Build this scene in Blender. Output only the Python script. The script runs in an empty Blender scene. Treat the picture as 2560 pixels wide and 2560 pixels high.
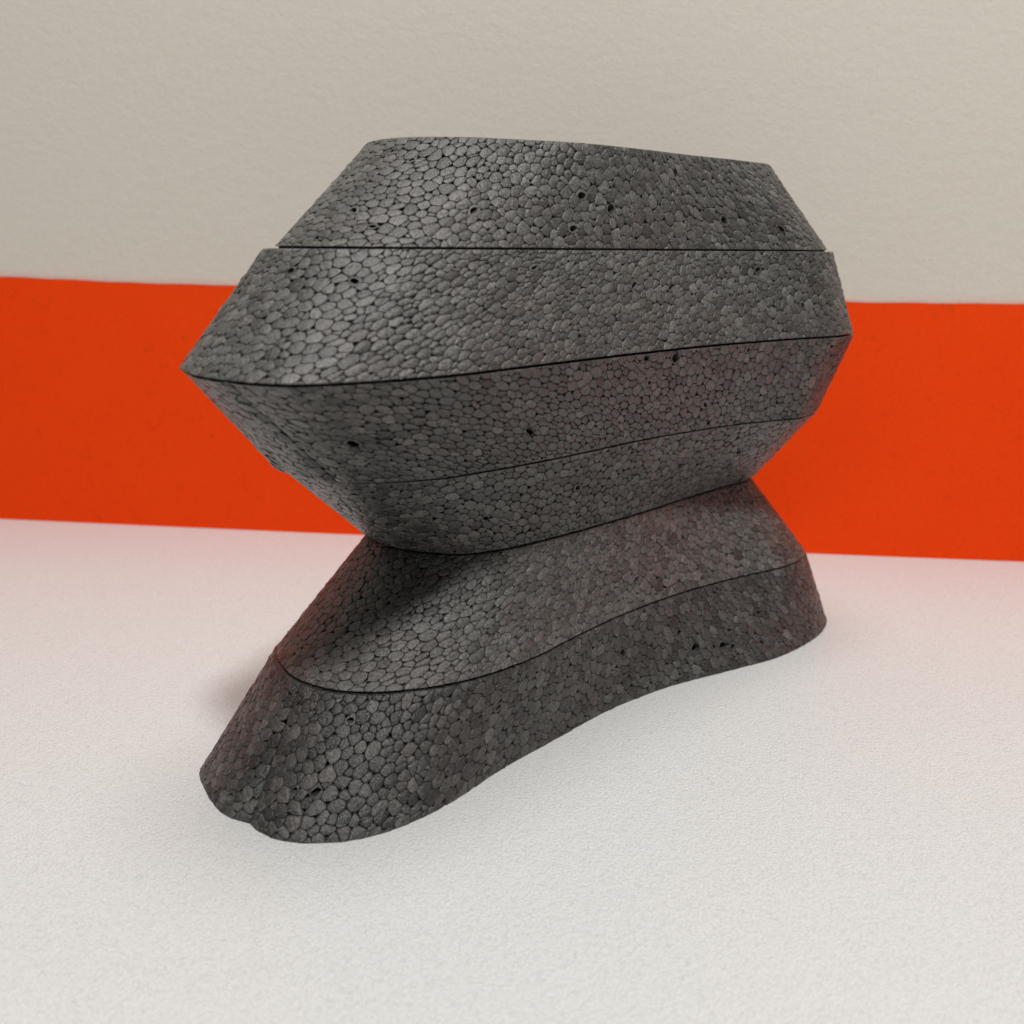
import bpy, math, random
import numpy as np
from mathutils import Matrix, Vector

random.seed(11); rng = np.random.default_rng(11)
sc = bpy.context.scene
COL = sc.collection

# ------------------------------------------------------------------ camera
F_PX, HORIZON, ROLL = 2560.0, 622.0, 0.0065      # in pixels of a 2560 px square picture
EYE = 0.150                                      # eye height in metres (level with a seam)
cam_d = bpy.data.cameras.new('camera'); cam = bpy.data.objects.new('camera', cam_d); COL.objects.link(cam)
PITCH = math.atan((1280 - HORIZON) / F_PX)
fwd = Vector((0, math.cos(PITCH), -math.sin(PITCH))); up0 = Vector((0, math.sin(PITCH), math.cos(PITCH)))
rx = Vector((1, 0, 0)) * math.cos(ROLL) + up0 * math.sin(ROLL)
up = rx.cross(fwd)
M = Matrix((rx, up, -fwd)).transposed().to_4x4(); M.translation = Vector((0, 0, EYE))
cam.matrix_world = M
cam_d.sensor_width = 36; cam_d.lens = 36.0 * F_PX / 2560
cam_d.clip_start = 0.005; cam_d.clip_end = 20
cam_d.dof.use_dof = True; cam_d.dof.focus_distance = 0.315; cam_d.dof.aperture_fstop = 15.0
sc.camera = cam

# ------------------------------------------------------------------ light
world = bpy.data.worlds.new('World'); sc.world = world; world.use_nodes = True
bg = world.node_tree.nodes['Background']; bg.inputs[0].default_value = (1.0, 0.99, 0.97, 1); bg.inputs[1].default_value = 0.06
def area(name, loc, target, size, energy, col):
    d = bpy.data.lights.new(name, 'AREA'); d.shape = 'DISK'; d.size = size; d.energy = energy; d.color = col
    o = bpy.data.objects.new(name, d); COL.objects.link(o); o.location = loc
    o.rotation_euler = (Vector(target) - Vector(loc)).to_track_quat('-Z', 'Y').to_euler()
    return o
area('ceiling_lamp', (0.10, -0.36, 1.25), (0.0, 0.33, 0.05), 0.18, 12.6, (1.0, 0.99, 0.97))
area('ceiling_light_panel', (0.05, 0.26, 1.5), (0.03, 0.32, 0.0), 0.7, 9.0, (1.0, 0.99, 0.97))

sc.view_settings.view_transform = 'Standard'; sc.view_settings.look = 'None'
sc.view_settings.exposure = -0.03; sc.view_settings.gamma = 1.0; sc.view_settings.use_curve_mapping = False
sc.render.engine = 'CYCLES'
sc.render.resolution_x = sc.render.resolution_y = 1024

# ------------------------------------------------------------------ helpers
def mesh_obj(name, verts, faces, mat, parent=None, smooth=False):
    me = bpy.data.meshes.new(name); me.from_pydata([tuple(v) for v in verts], [], faces); me.update()
    if mat: me.materials.append(mat)
    if smooth: me.polygons.foreach_set('use_smooth', [True] * len(me.polygons))
    o = bpy.data.objects.new(name, me); COL.objects.link(o)
    if parent: o.parent = parent
    return o
class NT:
    def __init__(s, name):
        s.m = bpy.data.materials.new(name); s.m.use_nodes = True; s.t = s.m.node_tree
        s.b = s.t.nodes['Principled BSDF']
    def n(s, typ, **kw):
        nd = s.t.nodes.new(typ)
        for k, v in kw.items():
            if k in nd.inputs: nd.inputs[k].default_value = v
            else: setattr(nd, k, v)
        return nd
    def l(s, a, b): s.t.links.new(a, b)
    def ramp(s, src, stops):
        r = s.n('ShaderNodeValToRGB'); e = r.color_ramp.elements
        while len(e) < len(stops): e.new(0.5)
        for i, (p, c) in enumerate(stops): e[i].position = p; e[i].color = (c[0], c[1], c[2], 1)
        s.l(src, r.inputs[0]); return r.outputs[0]
    def mix(s, a, b, fac, mode='MIX'):
        m = s.n('ShaderNodeMix', data_type='RGBA', blend_type=mode)
        for sock, v in ((m.inputs[0], fac), (m.inputs[6], a), (m.inputs[7], b)):
            if hasattr(v, 'is_linked') or hasattr(v, 'links'): s.l(v, sock)
            elif isinstance(v, (int, float)): sock.default_value = v
            else: sock.default_value = (*v, 1)
        return m.outputs[2]
    def pos(s, scale=(1, 1, 1)):
        g = s.n('ShaderNodeNewGeometry'); mp = s.n('ShaderNodeMapping'); mp.inputs['Scale'].default_value = scale
        s.l(g.outputs['Position'], mp.inputs['Vector']); return mp.outputs[0]
    def noise(s, vec, scale, detail=3.0, rough=0.5):
        n = s.n('ShaderNodeTexNoise'); n.inputs['Scale'].default_value = scale
        n.inputs['Detail'].default_value = detail; n.inputs['Roughness'].default_value = rough
        s.l(vec, n.inputs['Vector']); return n.outputs['Fac']
    def bump(s, h, strength, dist, normal=None):
        b = s.n('ShaderNodeBump'); b.inputs['Strength'].default_value = strength; b.inputs['Distance'].default_value = dist
        s.l(h, b.inputs['Height'])
        if normal is not None: s.l(normal, b.inputs['Normal'])
        return b.outputs[0]

def mat_bead():
    t = NT('graphite_foam_bead'); p = t.pos()
    at = t.n('ShaderNodeAttribute', attribute_name='tone'); hu = t.n('ShaderNodeAttribute', attribute_name='hue')
    base = t.ramp(at.outputs['Fac'], [(0.0, (0.012, 0.012, 0.011)), (0.30, (0.034, 0.0335, 0.031)), (0.6, (0.074, 0.073, 0.068)), (0.9, (0.130, 0.128, 0.120)), (1.0, (0.30, 0.29, 0.27))])
    big = t.noise(p, 24, 2)
    sel = t.n('ShaderNodeMath', operation='ADD'); t.l(big, sel.inputs[0]); t.l(hu.outputs['Fac'], sel.inputs[1])
    base = t.mix(base, t.mix(base, (1.09, 0.985, 0.985), 1.0, 'MULTIPLY'), t.ramp(sel.outputs[0], [(0.48, (0, 0, 0)), (0.62, (1, 1, 1))]))
    fine = t.noise(p, 2400, 4, 0.65); mid = t.noise(p, 950, 4, 0.65)
    base = t.mix(base, t.ramp(fine, [(0.36, (0.42,) * 3), (0.64, (1.6,) * 3)]), 0.8, 'MULTIPLY')
    base = t.mix(base, t.ramp(mid, [(0.36, (0.60,) * 3), (0.64, (1.42,) * 3)]), 0.8, 'MULTIPLY')
    t.l(base, t.b.inputs['Base Color'])
    t.l(t.ramp(mid, [(0.35, (0.19,) * 3), (0.65, (0.38,) * 3)]), t.b.inputs['Roughness'])
    t.b.inputs['Specular IOR Level'].default_value = 0.72
    t.l(t.bump(mid, 0.9, 0.00045, t.bump(fine, 0.8, 0.00018)), t.b.inputs['Normal'])
    return t.m
def mat_core():
    t = NT('graphite_foam_core'); p = t.pos()
    v = t.n('ShaderNodeTexVoronoi', feature='DISTANCE_TO_EDGE'); v.inputs['Scale'].default_value = 270; t.l(p, v.inputs['Vector'])
    e = t.ramp(v.outputs['Distance'], [(0.0, (0.2,) * 3), (0.12, (1,) * 3)])
    t.l(t.mix((0.07, 0.068, 0.065), e, 1.0, 'MULTIPLY'), t.b.inputs['Base Color'])
    t.b.inputs['Roughness'].default_value = 0.6
    t.l(t.bump(e, 0.5, 0.0003), t.b.inputs['Normal'])
    return t.m
def mat_glue():
    t = NT('dark_adhesive'); t.b.inputs['Base Color'].default_value = (0.010, 0.010, 0.010, 1); t.b.inputs['Roughness'].default_value = 0.7
    t.l(t.bump(t.noise(t.pos(), 900), 0.4, 0.0002), t.b.inputs['Normal'])
    return t.m
def mat_table():
    t = NT('white_grained_laminate'); p = t.pos()
    g2 = t.noise(p, 420, 2, 0.5); big = t.noise(p, 9, 2); g1 = t.noise(p, 2100, 2.0, 0.6)
    c = t.mix((0.735, 0.725, 0.717), (0.712, 0.722, 0.707), big)
    pe = t.n('ShaderNodeTexVoronoi'); pe.inputs['Scale'].default_value = 1250
    t.l(p, pe.inputs['Vector'])
    grain_glint = t.ramp(pe.outputs['Distance'], [(0.12, (1.28,) * 3), (0.34, (1.02,) * 3), (0.70, (0.84,) * 3)])  # bright dot centres put the glints of the grained surface into its colour
    pick = t.n('ShaderNodeSeparateColor'); t.l(pe.outputs['Color'], pick.inputs[0])
    c = t.mix(c, grain_glint, t.ramp(pick.outputs[0], [(0.40, (0.3,) * 3), (0.85, (1,) * 3)]), 'MULTIPLY')
    c = t.mix(c, t.ramp(g1, [(0.35, (0.93,) * 3), (0.65, (1.06,) * 3)]), 1.0, 'MULTIPLY')
    v = t.n('ShaderNodeTexVoronoi'); v.inputs['Scale'].default_value = 26; t.l(p, v.inputs['Vector'])
    sp = t.ramp(v.outputs['Distance'], [(0.010, (0.45, 0.42, 0.38)), (0.016, (1, 1, 1))])
    c = t.mix(c, sp, 0.55, 'MULTIPLY')
    t.l(c, t.b.inputs['Base Color'])
    t.b.inputs['Roughness'].default_value = 0.33; t.b.inputs['Specular IOR Level'].default_value = 0.22
    t.l(t.bump(grain_glint, 0.9, 0.0005, t.bump(g1, 0.6, 0.0003, t.bump(g2, 0.3, 0.0006))), t.b.inputs['Normal'])
    return t.m
def mat_wall():
    t = NT('beige_matt_paint'); p = t.pos((1, 1, 1.4))
    big = t.noise(p, 14, 3); m = t.noise(p, 160, 3, 0.6); f = t.noise(p, 600, 3, 0.6)
    c = t.mix((0.70, 0.655, 0.57), (0.715, 0.66, 0.595), big)
    c = t.mix(c, t.ramp(f, [(0.3, (0.96,) * 3), (0.7, (1.04,) * 3)]), 1.0, 'MULTIPLY')
    v = t.n('ShaderNodeTexVoronoi'); v.inputs['Scale'].default_value = 17; t.l(t.pos(), v.inputs['Vector'])
    c = t.mix(c, t.ramp(v.outputs['Distance'], [(0.012, (0.55, 0.45, 0.35)), (0.02, (1, 1, 1))]), 0.5, 'MULTIPLY')
    t.l(c, t.b.inputs['Base Color']); t.b.inputs['Roughness'].default_value = 0.75
    t.b.inputs['Specular IOR Level'].default_value = 0.3
    t.l(t.bump(m, 0.22, 0.0010, t.bump(f, 0.25, 0.0005)), t.b.inputs['Normal'])
    return t.m
def mat_orange():
    t = NT('orange_paper'); p = t.pos((1, 1, 1))
    big = t.noise(p, 22, 3); f = t.noise(p, 900, 3, 0.6); sm = t.noise(p, 140, 4, 0.65)
    c = t.mix((0.95, 0.056, 0.001), (0.98, 0.068, 0.002), big)
    c = t.mix(c, t.ramp(f, [(0.3, (0.93,) * 3), (0.7, (1.05,) * 3)]), 1.0, 'MULTIPLY')
    c = t.mix(c, t.ramp(sm, [(0.3, (0.86, 0.8, 0.8)), (0.42, (1, 1, 1))]), 0.6, 'MULTIPLY')
    t.l(c, t.b.inputs['Base Color']); t.b.inputs['Roughness'].default_value = 0.7
    t.b.inputs['Specular IOR Level'].default_value = 0.12
    t.l(t.bump(f, 0.25, 0.0003), t.b.inputs['Normal'])
    return t.m
M_BEAD, M_CORE, M_GLUE = mat_bead(), mat_core(), mat_glue()

# ------------------------------------------------------------------ picture pixel -> point on a horizontal plane (metres)
def on_plane(P, z):
    p = np.array(P, float) * (2560 / 1932) - 1280
    d = np.array([rx[:], fwd[:], up[:]])
    r = p[:, :1] * d[0] + F_PX * d[1] - p[:, 1:2] * d[2]
    return (r[:, :2] * ((z - EYE) / r[:, 2:3]))

# ------------------------------------------------------------------ the setting
table = mesh_obj('table_top', [(-1.2, -0.9, -0.02), (1.2, -0.9, -0.02), (1.2, 0.9, -0.02), (-1.2, 0.9, -0.02),
                               (-1.2, -0.9, 0), (1.2, -0.9, 0), (1.2, 0.9, 0), (-1.2, 0.9, 0)],
                 [(4, 5, 6, 7), (0, 3, 2, 1), (0, 1, 5, 4), (1, 2, 6, 5), (2, 3, 7, 6), (3, 0, 4, 7)], mat_table())
table['kind'] = 'structure'
# line on the table along which the orange strip stands, and the strip's slightly uneven height
wl = on_plane([(0, 979), (345, 994), (690, 1008), (1110, 1027), (1520, 1045), (1726, 1052), (1932, 1058)], 0)
kx = np.polyfit(wl[:, 0], wl[:, 1], 2)
def wall_y(x):
    xc = np.clip(x, -0.34, 0.30); d = 2 * kx[0] * xc + kx[1]
    return np.polyval(kx, xc) + d * (x - xc)
hx = np.array([-0.9, -0.29, -0.24, -0.20, 0.17, 0.21, 0.25, 0.9]); hz = np.array([0.1346, 0.1346, 0.1330, 0.1316, 0.1262, 0.1262, 0.1264, 0.1264])
xs = np.linspace(-0.75, 0.75, 241)
V, Fc = [], []
def wall_pt(x, off, z):
    s = (wall_y(x + .001) - wall_y(x - .001)) / .002; n = 1 / math.hypot(1, s)
    return (x + s * n * off, wall_y(x) - n * off, z)       # off: distance in front of the line, towards the camera
for x in xs:
    h = float(np.interp(x, hx, hz)) + 0.00008 * math.sin(x * 210) + 0.00006 * math.sin(x * 811 + 1)
    V += [wall_pt(x, 0.0006, 0.0002), wall_pt(x, 0.0006, h), wall_pt(x, -0.0006, h), wall_pt(x, -0.0006, 0.0002)]
for i in range(len(xs) - 1):
    a, b = 4 * i, 4 * i + 4
    Fc += [(a + k, b + k, b + (k + 1) % 4, a + (k + 1) % 4) for k in range(4)]
Fc += [(3, 2, 1, 0), tuple(4 * (len(xs) - 1) + k for k in range(4))]
strip = mesh_obj('paper_strip', V, Fc, mat_orange())
strip['label'] = 'bright orange paper strip standing on the white table along the beige wall'; strip['category'] = 'paper strip'
V, Fc = [], []
for x in np.linspace(-1.15, 1.15, 161):
    V += [wall_pt(x, -0.0012, 0.0), wall_pt(x, -0.0012, 0.85), wall_pt(x, -0.02, 0.85), wall_pt(x, -0.02, 0.0)]
for i in range(160):
    a, b = 4 * i, 4 * i + 4
    Fc += [(a + k, b + k, b + (k + 1) % 4, a + (k + 1) % 4) for k in range(4)]
Fc += [(3, 2, 1, 0), tuple(4 * 160 + k for k in range(4))]
wall = mesh_obj('wall', V, Fc, mat_wall()); wall['kind'] = 'structure'

# ------------------------------------------------------------------ the foam model: outlines of the cut levels
T = 0.030
PIX = {
 0: [(378,1450),(385,1490),(400,1515),(425,1540),(460,1554),(490,1572),(530,1588),(600,1592),(680,1584),(760,1560),(850,1515),(950,1450),(1040,1400),(1150,1340),(1260,1297),(1380,1265),(1470,1240),(1530,1210),(1553,1190),(1558,1165)],
 1: [(528,1212),(523,1240),(535,1262),(560,1283),(620,1302),(700,1308),(800,1300),(900,1280),(1000,1245),(1100,1195),(1200,1150),(1300,1115),(1400,1088),(1480,1070),(1512,1055),(1520,1040)],
 2: [(690,1005),(705,1018),(740,1032),(800,1042),(870,1046),(950,1036),(1060,1010),(1200,970),(1300,938),(1370,917),(1405,908),(1418,900)],
 3: [(520,884),(550,897),(600,908),(660,913),(720,912),(820,905),(900,893),(1000,875),(1100,855),(1200,833),(1300,815),(1400,800),(1480,792),(1515,788),(1540,772)],
 4: [(342,693),(350,705),(370,712),(440,722),(520,728),(600,728),(700,722),(850,710),(1000,692),(1200,668),(1350,652),(1500,640),(1590,634),(1608,628)],
 6: [(695,272),(712,264),(760,259),(830,258),(900,259),(1000,264),(1090,269),(1200,280),(1300,292),(1400,303),(1452,311)],
}
NU = 1440
def catmull(P, closed_n=60):
    P = np.array(P); n = len(P); out = []
    for i in range(n):
        p0, p1, p2, p3 = P[i - 1], P[i], P[(i + 1) % n], P[(i + 2) % n]
        k = lambda a, b: max(np.linalg.norm(b - a), 1e-6) ** 0.5
        t0 = 0; t1 = t0 + k(p0, p1); t2 = t1 + k(p1, p2); t3 = t2 + k(p2, p3)
        t = np.linspace(t1, t2, closed_n, endpoint=False)[:, None]
        a1 = (t1 - t) / (t1 - t0) * p0 + (t - t0) / (t1 - t0) * p1
        a2 = (t2 - t) / (t2 - t1) * p1 + (t - t1) / (t2 - t1) * p2
        a3 = (t3 - t) / (t3 - t2) * p2 + (t - t2) / (t3 - t2) * p3
        b1 = (t2 - t) / (t2 - t0) * a1 + (t - t0) / (t2 - t0) * a2
        b2 = (t3 - t) / (t3 - t1) * a2 + (t - t1) / (t3 - t1) * a3
        out.append((t2 - t) / (t2 - t1) * b1 + (t - t1) / (t2 - t1) * b2)
    return np.concatenate(out)
def resample(C, n, closed=False):
    if closed: C = np.vstack([C, C[:1]])
    s = np.r_[0, np.cumsum(np.linalg.norm(np.diff(C, axis=0), axis=1))]
    q = np.linspace(0, s[-1], n, endpoint=not closed)
    return np.stack([np.interp(q, s, C[:, k]) for k in range(2)], 1)
def outline(front, smooth=2.2):
    """front half seen in the photograph (left end to right end), the far half its half-turn about the middle"""
    c = (front[0] + front[-1]) / 2
    P = np.vstack([front, (2 * c - front)[1:-1]])
    n1 = (len(front) - 1) * 60
    C = catmull(P)
    C = np.vstack([resample(C[:n1 + 1], NU // 2 + 1)[:-1], resample(np.vstack([C[n1:], C[:1]]), NU // 2 + 1)[:-1]])
    w = np.exp(-0.5 * (np.arange(-20, 21) / (smooth * 2)) ** 2); w /= w.sum()
    return np.stack([np.convolve(np.r_[C[-20:, k], C[:, k], C[:20, k]], w, 'valid') for k in range(2)], 1)
LEV = {k: outline(on_plane(P, k * T)) for k, P in PIX.items()}
def scaled(C, sx, shift=(0, 0)):
    c = C.mean(0); return (C - c) * sx + c + np.array(shift)
l5 = LEV[3]
def fit5(lo, hi):
    """the eye-level outline: shape of the cut below it, fitted to where its two ends stand in the photograph"""
    C = l5.copy(); r = lambda C: C[:, 0] / C[:, 1]
    for _ in range(30):
        a, b = r(C).min(), r(C).max()
        C = scaled(C, (hi - lo) / (b - a)); a, b = r(C).min(), r(C).max()
        C = C + np.array([((lo + hi) - (a + b)) / 2 * C[:, 1].mean(), 0])
    return C
cp = F_PX / math.cos(PITCH)
L5_TOP = fit5((653 - 1280) / cp, (2078 - 1280) / cp)
L5_BOT = fit5((683 - 1280) / cp, (2064 - 1280) / cp)

# seam gaps at levels 1..5 (metres)
GAP = {1: 0.00065, 2: 0.0007, 3: 0.0004, 4: 0.0007, 5: 0.00055}
# layer: bottom outline, top outline, bottom z, top z
def lay(k, bot, top):
    return bot, top, k * T + (GAP.get(k, 0) / 2 if k else 0), (k + 1) * T - GAP.get(k + 1, 0) / 2
LAYERS = [
 (lay(0, LEV[0], scaled(LEV[1], 1.004, (-.0003, -.0004))), 'flared bottom layer of the dark foam model, resting on the white table'),
 (lay(1, scaled(LEV[1], 0.999), LEV[2]), 'second layer from the bottom, narrowing up to the waist'),
 (lay(2, scaled(LEV[2], 1.004, (0, -.0006)), scaled(LEV[3], 0.985, (.0006, 0))), 'third layer from the bottom, widening up from the waist'),
 (lay(3, LEV[3], scaled(LEV[4], 0.997, (.0006, 0))), 'fourth layer from the bottom, leaning out below the sharp edge'),
 (lay(4, LEV[4], L5_TOP), 'fifth layer from the bottom, leaning in above the sharp edge'),
 (lay(5, L5_BOT, LEV[6]), 'tapered top layer, set back a little from the layer below'),
]
def hnorm(C):
    t = np.roll(C, -3, 0) - np.roll(C, 3, 0); t /= np.linalg.norm(t, axis=1)[:, None]
    return np.stack([t[:, 1], -t[:, 0]], 1)          # outward for an anticlockwise outline
class Ruled:
    def __init__(s, B, Tp, z0, z1, groove=None):
        s.B, s.T, s.z0, s.z1 = B, Tp, z0, z1
        mid = (B + Tp) / 2
        if groove:                                   # a wire mark: a narrow dent along one ruling
            i0b, i0t, wid, dep_b, dep_t = groove
            i = np.arange(NU)
            s.B = B - hnorm(B) * (dep_b * np.exp(-((i - i0b) / wid) ** 2))[:, None]
            s.T = Tp - hnorm(Tp) * (dep_t * np.exp(-((i - i0t) / wid) ** 2))[:, None]
        s.nB, s.nT = hnorm(s.B), hnorm(s.T)
        seg = np.linalg.norm(np.diff(np.vstack([mid, mid[:1]]), axis=0), axis=1)
        s.arc = np.r_[0, np.cumsum(seg)]; s.P = s.arc[-1]
        sl = np.sqrt(((Tp - B) ** 2).sum(1) + (z1 - z0) ** 2); s.sl = np.r_[sl, sl[:1]]
    def idx(s, U): return np.interp(np.mod(U, s.P), s.arc, np.arange(NU + 1))
    def slant(s, U): return np.interp(np.mod(U, s.P), s.arc, s.sl)
    def at(s, A, U):
        f = s.idx(U); i = np.floor(f).astype(int); r = (f - i)[:, None]; i %= NU
        return A[i] * (1 - r) + A[(i + 1) % NU] * r
    def point(s, U, Vv, h):
        """U along the mid outline, V up the slant (metres), h height above (+) or depth below (-) the cut surface"""
        v = np.clip(Vv / s.slant(U), 0, 1)[:, None]
        b, t, nb, nt = s.at(s.B, U), s.at(s.T, U), s.at(s.nB, U), s.at(s.nT, U)
        p = b * (1 - v) + t * v; n = nb * (1 - v) + nt * v; n /= np.linalg.norm(n, axis=1)[:, None]
        p = p + n * h[:, None]
        return np.column_stack([p, s.z0 + (s.z1 - s.z0) * v[:, 0]])

def clip(poly, nx, ny, d):
    """keep nx*x + ny*y <= d"""
    out = []; n = len(poly)
    for i in range(n):
        a, b = poly[i], poly[(i + 1) % n]
        da = nx * a[0] + ny * a[1] - d; db = nx * b[0] + ny * b[1] - d
        if da <= 0: out.append(a)
        if (da < 0 < db) or (db < 0 < da):
            t = da / (da - db); out.append((a[0] + (b[0] - a[0]) * t, a[1] + (b[1] - a[1]) * t))
    return out

D = 0.0039                                           # bead spacing
def seeds(P, vmax):
    """beads packed in a thin shell about the cut: position along, up, and off the cut"""
    cell = D; g = {}; pts = []
    nU = int(P / cell); cell_u = P / nU
    target = int(P * (vmax + 2 * D) * (2 * D) / (D ** 3) * 14)
    R = rng.random((target, 3))
    mult = 0.74 + 0.40 * rng.random(target)
    for (a, b, c), mlt in zip(R, mult):
        u, v, h = a * P, -D + b * (vmax + 2 * D), (c - .5) * 1.15 * D
        iu, iv, ih = int(u / cell_u), int(math.floor(v / cell)), int(math.floor(h / cell))
        ok = True; rr = (D * mlt) ** 2
        for du in (-1, 0, 1):
            for dv in (-1, 0, 1):
                for dh in (-1, 0, 1):
                    for q in g.get(((iu + du) % nU, iv + dv, ih + dh), ()):
                        x = abs(u - q[0]); x = min(x, P - x)
                        if x * x + (v - q[1]) ** 2 + (h - q[2]) ** 2 < rr: ok = False; break
                    if not ok: break
                if not ok: break
            if not ok: break
        if ok:
            q = (u, v, h); g.setdefault((iu, iv, ih), []).append(q); pts.append(q)
    return pts, g, nU, cell_u

def cells(ru, crease=None):
    vmax = float(ru.sl.max())
    pts, g, nU, cu = seeds(ru.P, vmax)
    ug = None if crease is None else float(ru.arc[crease])
    def side(u):
        """which bank of the wire mark a bead near it lies on"""
        if ug is None: return 0
        x = (u - ug + ru.P / 2) % ru.P - ru.P / 2
        return 0 if abs(x) > .012 else (1 if x > 0 else -1)
    SL = lambda u: float(ru.slant(np.array([u]))[0])
    def poly_of(u, v, h):
        sl = SL(u); ds = (SL(u + .002) - SL(u - .002)) / .004
        r = 1.6 * D; sd = side(u)
        poly = [(-r, -r), (r, -r), (r, r), (-r, r)]
        iu, iv = int(u / cu) % nU, int(math.floor(v / D))
        for du in (0, -1, 1, -2, 2):
            for dv in (0, -1, 1, -2, 2):
                for ihh in (-2, -1, 0, 1):
                    for q in g.get(((iu + du) % nU, iv + dv, ihh), ()):
                        x = q[0] - u
                        if x > ru.P / 2: x -= ru.P
                        if x < -ru.P / 2: x += ru.P
                        y = q[1] - v
                        if x == 0 and y == 0: continue
                        if sd and side(q[0]) * sd < 0: continue
                        poly = clip(poly, x, y, (x * x + y * y + q[2] ** 2 - h * h) / 2)
                        if len(poly) < 3: return None, sl, ds
        if sd:
            x = (ug - u + ru.P / 2) % ru.P - ru.P / 2
            poly = clip(poly, -sd, 0, -sd * x - .00008)
        if len(poly) >= 3: poly = clip(poly, 0, -1, v)                     # V >= 0
        if len(poly) >= 3: poly = clip(poly, -ds, 1, sl - v)               # V <= slant
        return (poly if len(poly) >= 3 else None), sl, ds
    # one round of settling: every bead drifts towards the middle of its room, so that beads come out round
    moved = []
    for (u, v, h) in pts:
        if -D < v < SL(u) + D:
            poly = poly_of(u, v, h)[0]
            if poly:
                c = np.mean(poly, axis=0); u2 = (u + .75 * c[0]) % ru.P; v = v + .75 * c[1]
                if side(u2) * side(u) >= 0: u = u2
            moved.append((u, v, h * .8))
    g.clear()
    for q in moved: g.setdefault((int(q[0] / cu) % nU, int(math.floor(q[1] / D)), int(math.floor(q[2] / D))), []).append(q)
    res = []
    for (u, v, h) in moved:
        poly, sl, ds = poly_of(u, v, h)
        if not poly: continue
        P = np.array(poly); P = P[np.linalg.norm(P - np.roll(P, 1, 0), axis=1) > 4e-5]
        if len(P) < 3: continue
        x, y = P[:, 0], P[:, 1]; x2, y2 = np.roll(x, -1), np.roll(y, -1)
        A = 0.5 * np.sum(x * y2 - x2 * y)
        if A < 4.5e-7: continue
        edge = (v + y.min() < 2e-5) or (v + y.max() > sl - 1.2e-4)
        res.append((P + np.array([u, v]), A, edge, sl, ds))
    return res

def cut(q):
    """how far the beads draw back from a meeting point; every so often they leave a void"""
    h = (math.sin(round(q[0] * 8000) * 12.9898 + round(q[1] * 8000) * 78.233) * 43758.5453) % 1.0
    return .15 + .12 * h if h < .8 else .36 + .06 * (h - .8) / .2
PITS = {5: [(675,395),(695,421),(597,452),(783,306),(903,392),(1098,380),(1075,434),(1470,436),(1275,324),(1150,400),(1372,425)],
        4: [(541,523),(663,531),(1010,510),(1189,541),(1440,508),(1514,579),(790,300)],
        3: [(1270,673),(1215,672),(1410,662),(1005,820),(1328,770)], 2: [(1094,925),(1412,928),(1280,880)],
        1: [(1190,1100)], 0: [(1430,1160),(1385,1228),(1355,1222),(1318,1228),(1165,1235),(657,1357),(590,1490),(430,1515)]}   # beads cut open
def pits(ru, li, cl):
    C = np.array([P.mean(0) for P, *_ in cl]); X = ru.point(C[:, 0], C[:, 1], np.zeros(len(C))); rel = X - eye
    w = rel @ np.array(fwd[:]); px = 1280 + F_PX * (rel @ np.array(rx[:])) / w; py = 1280 - F_PX * (rel @ np.array(up[:])) / w
    front = (ru.at(ru.nB, C[:, 0]) * rel[:, :2]).sum(1) < 0
    A = np.array([c[1] for c in cl]); out = set()
    for (x, y) in PITS[li]:
        d = np.hypot(px * 1932 / 2560 - x, py * 1932 / 2560 - y) - 8 * np.clip(A / 1e-5, 0, 1.4) + 1e6 * (~front)
        k = int(np.argmin(d))
        if d[k] < 20: out.add(k)
    return out
LIT_TONE = (.39, .68, .52, .50, .54, .54)                  # light painted as tone: bottom layer dulled, the one above brightened as lit
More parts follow.
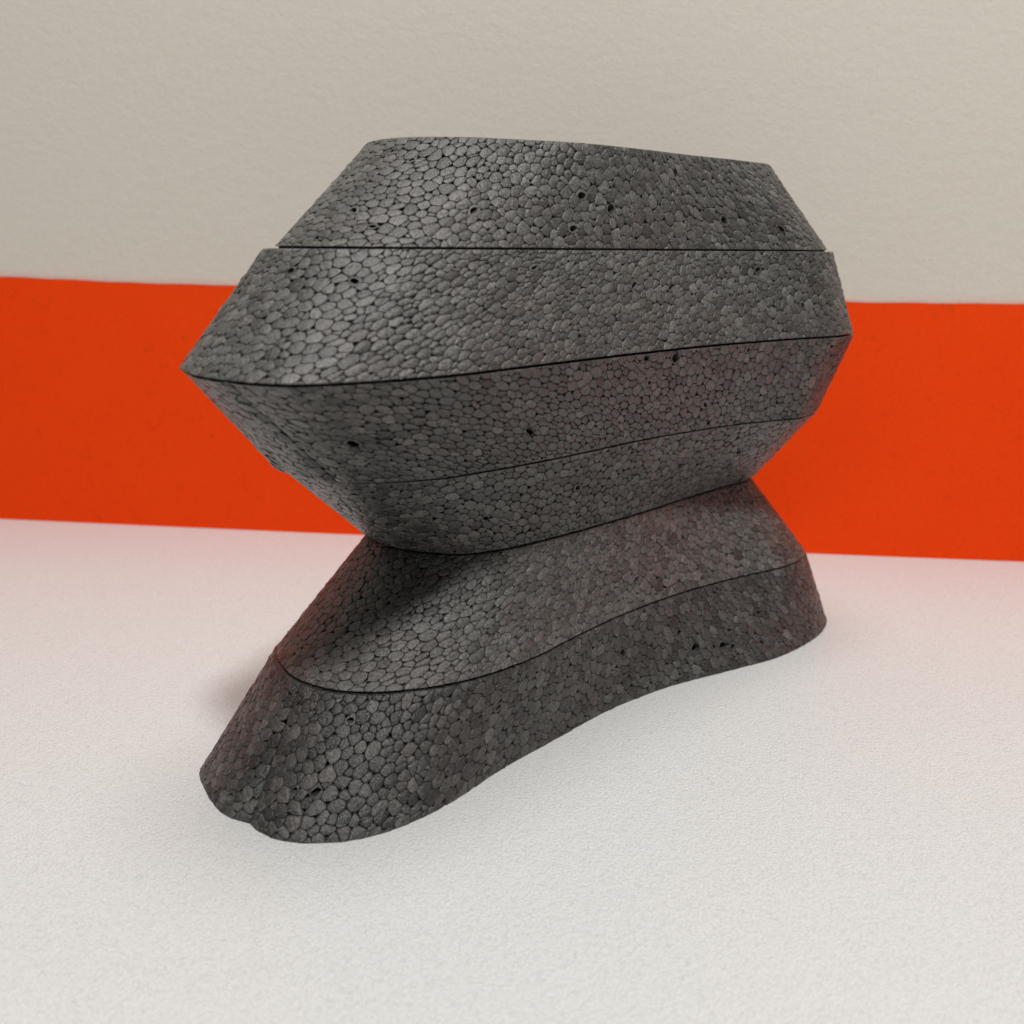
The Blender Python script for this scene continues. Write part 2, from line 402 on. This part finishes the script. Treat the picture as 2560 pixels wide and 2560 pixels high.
def bead_geo(P, A, edge, ru, li, pit):
    """rings of (U, V, h) and faces for one bead; returns arrays"""
    vlo = P[:, 1].min()
    n = len(P); nx = np.roll(P, -1, 0)
    c1 = random.uniform(.85, 1.15)                        # rounded corners leave small voids where three beads meet
    sl = ru.slant(P[:, 0]); flat = (P[:, 1] < 3e-5) | (P[:, 1] > sl - 1.5e-4)
    R = []
    for i in range(n):
        j = (i + 1) % n
        a = .04 if flat[i] else cut(P[i]) * c1; b = .04 if flat[j] else cut(P[j]) * c1
        R.append(P[i] * (1 - a) + P[j] * a); R.append(P[i] * b + P[j] * (1 - b))
    R = np.array(R); c = R.mean(0); m = len(R)
    rad = math.sqrt(A / math.pi)
    gap = random.uniform(0.000015, 0.00005)
    sc1 = 1 - gap / rad
    ring1 = c + (R - c) * sc1
    slr = ru.slant(R[:, 0]); lock = (R[:, 1] < 3e-5) | (R[:, 1] > slr - 1.5e-4)
    ring1[lock, 1] = R[lock, 1]
    sh = max(1 - 0.00030 / rad, 0.5); ring2 = c + (ring1 - c) * sh
    hole = pit or ((not edge) and rad > 0.0014 and random.random() < .002)
    dish = (not edge) and random.random() < 0.07
    proud = random.gauss(0, 0.00004)
    tx, ty = random.gauss(0, .05), random.gauss(0, .05)
    til = lambda Q: (Q[:, 0] - c[0]) * tx + (Q[:, 1] - c[1]) * ty
    dep = 0.0013
    rings = [(ring1, np.full(m, -dep)), (ring1, -0.00008 + proud + til(ring1) * .8 + rng.normal(0, 2.5e-5, m))]
    if hole:
        an = np.arctan2(ring1[:, 1] - c[1], ring1[:, 0] - c[0]); q = random.uniform(.60, .90); ro = random.uniform(0, 3.1)
        reach = np.linalg.norm(ring1 - c, axis=1).min() / .86
        ell = np.stack([np.cos(an - ro), np.sin(an - ro) * random.uniform(.62, .95)], 1) * q * reach
        ell = np.stack([ell[:, 0] * math.cos(ro) - ell[:, 1] * math.sin(ro), ell[:, 0] * math.sin(ro) + ell[:, 1] * math.cos(ro)], 1)
        r3 = c + ell; r4 = c + ell * .9
        rings += [(r3, np.full(m, proud + 0.00003)), (r4, np.full(m, -0.0040))]; ctr = -0.0041
    else:
        bulge = (random.uniform(.00004, .00018) if random.random() < .65 else random.uniform(.00018, .00038)) if not dish else -random.uniform(.0001, .00035)
        rings.append((ring2, proud + til(ring2) + (0 if not dish else .00004) + rng.normal(0, 2e-5, m)))
        ctr = proud + bulge
    UV = np.vstack([r[0] for r in rings] + [c[None]]); H = np.r_[tuple(r[1] for r in rings) + (np.array([ctr]),)]
    F = []
    for k in range(len(rings) - 1):
        for i in range(m):
            j = (i + 1) % m; F.append((k * m + i, k * m + j, (k + 1) * m + j, (k + 1) * m + i))
    k = len(rings) - 1; F += [(k * m + i, k * m + (i + 1) % m, len(rings) * m) for i in range(m)]
    tone = min(max(random.gauss(LIT_TONE[li] + .06, .14), .15), .86)
    if A < 1.7e-6 and random.random() < .16: tone = 1.0  # glints and rim fragments painted as a pale tone on some small beads
    tv = np.full(len(H), tone)                             # the dense skin round each bead is darker than its cut heart
    tv[:2 * m] = max(tone - .15, .08)
    if not hole: tv[2 * m:3 * m] = np.clip(tone + rng.normal(-.04, .08, m), .05, 1)
    return UV, H, F, tv, hole

def tone_attr(me, vals, name='tone'):
    a = me.attributes.new(name, 'FLOAT', 'POINT'); a.data.foreach_set('value', np.asarray(vals, np.float32))

# ------------------------------------------------------------------ build the model
centre = LEV[0].mean(0)
model = bpy.data.objects.new('foam_model', None); COL.objects.link(model)
model.location = (centre[0], centre[1], 0); model.empty_display_size = 0.05
model['label'] = 'dark grey bead foam model of six stacked layers pinched at the waist'; model['category'] = 'foam model'
ORG = np.array([centre[0], centre[1], 0.0])
GROOVE = {0: (87, 87, 4.5, .0009, .0007), 3: (80, 80, 4.5, .0008, .0011)}    # index along the outline, width, depth at bottom and top
all_beads = []
layer_objs = []
eye = np.array([0, 0, EYE])
for li, ((B, Tp, z0, z1), lab) in enumerate(LAYERS):
    ru = Ruled(B, Tp, z0, z1, GROOVE.get(li))
    # closed core behind the beads
    U = np.linspace(0, ru.P, 480, endpoint=False); rows = []
    for fv, inset in ((0, .00025), (0, .00025), (.13, .0046), (.87, .0046), (1, .00025)):
        p = ru.point(U, fv * ru.slant(U), np.full(len(U), -inset)); p[:, 2] += (1e-5 if fv == 0 else (-1e-5 if fv == 1 else 0)); rows.append(p)
    rows = rows[1:]
    nU_ = len(U); Vv = np.vstack(rows) - ORG; Fc = []
    for k in range(3):
        Fc += [(k * nU_ + i, k * nU_ + (i + 1) % nU_, (k + 1) * nU_ + (i + 1) % nU_, (k + 1) * nU_ + i) for i in range(nU_)]
    Fc += [tuple(range(nU_ - 1, -1, -1)), tuple(3 * nU_ + i for i in range(nU_))]
    lo = mesh_obj('foam_layer', Vv, Fc, M_CORE, model); lo['label'] = lab
    layer_objs.append(lo)
    cl = cells(ru, GROOVE[li][0] if li in GROOVE else None); open_beads = pits(ru, li, cl)
    for ci, (P, A, edge, sl, ds) in enumerate(cl):
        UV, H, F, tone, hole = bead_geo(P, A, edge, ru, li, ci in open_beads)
        X = ru.point(UV[:, 0], UV[:, 1], H)
        c = X[-1]; m = len(P) * 2
        ring = X[m:2 * m]; rel = ring - eye
        # size in the picture, facing side only
        q = np.column_stack([rel @ np.array(rx[:]), rel @ np.array(up[:])]) / (rel @ np.array(fwd[:]))[:, None]
        x, y = q[:, 0], q[:, 1]; Ap = 0.5 * np.sum(x * np.roll(y, -1) - np.roll(x, -1) * y)
        all_beads.append([Ap, li, X, F, tone, random.gauss(0, .06), hole])
    if li:                                             # adhesive between this layer and the one below
        zb, zt = LAYERS[li - 1][0][3], z0
        ins = scaled(B, 1.0) - hnorm(B) * (.0009 if li == 5 else .0028)
        Cg = resample(ins, 240, True); zz = (zb - 2e-5, zt + 2e-5)
        Vg = np.vstack([np.column_stack([Cg, np.full(240, z)]) for z in zz]) - ORG
        Fg = [(i, (i + 1) % 240, 240 + (i + 1) % 240, 240 + i) for i in range(240)] + [tuple(range(239, -1, -1)), tuple(range(240, 480))]
        mesh_obj('glue_joint', Vg, Fg, M_GLUE, model)

order = sorted(range(len(all_beads)), key=lambda i: -all_beads[i][0])
single = set(order[:300])
acc = [dict(v=[], f=[], t=[], h=[], s=[], n=0) for _ in range(6)]
for i, (Ap, li, X, F, tone, hue, hole) in enumerate(all_beads):
    if i in single:
        c = X.mean(0)
        o = mesh_obj('bead', X - c, F, M_BEAD, layer_objs[li], smooth=not hole); o.location = c - ORG
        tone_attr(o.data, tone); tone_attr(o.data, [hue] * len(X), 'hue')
    else:
        a = acc[li]; a['v'].append(X - ORG); a['t'] += list(tone); a['h'] += [hue] * len(X); a['s'] += [not hole] * len(F)
        a['f'] += [tuple(k + a['n'] for k in f) for f in F]; a['n'] += len(X)
for li, a in enumerate(acc):
    o = mesh_obj('beads', np.vstack(a['v']), a['f'], M_BEAD, layer_objs[li], smooth=True)
    o.data.polygons.foreach_set('use_smooth', a['s'])
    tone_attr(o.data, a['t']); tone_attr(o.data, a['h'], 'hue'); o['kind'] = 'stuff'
print('beads', len(all_beads), 'tris about', sum(len(b[3]) for b in all_beads) * 2)
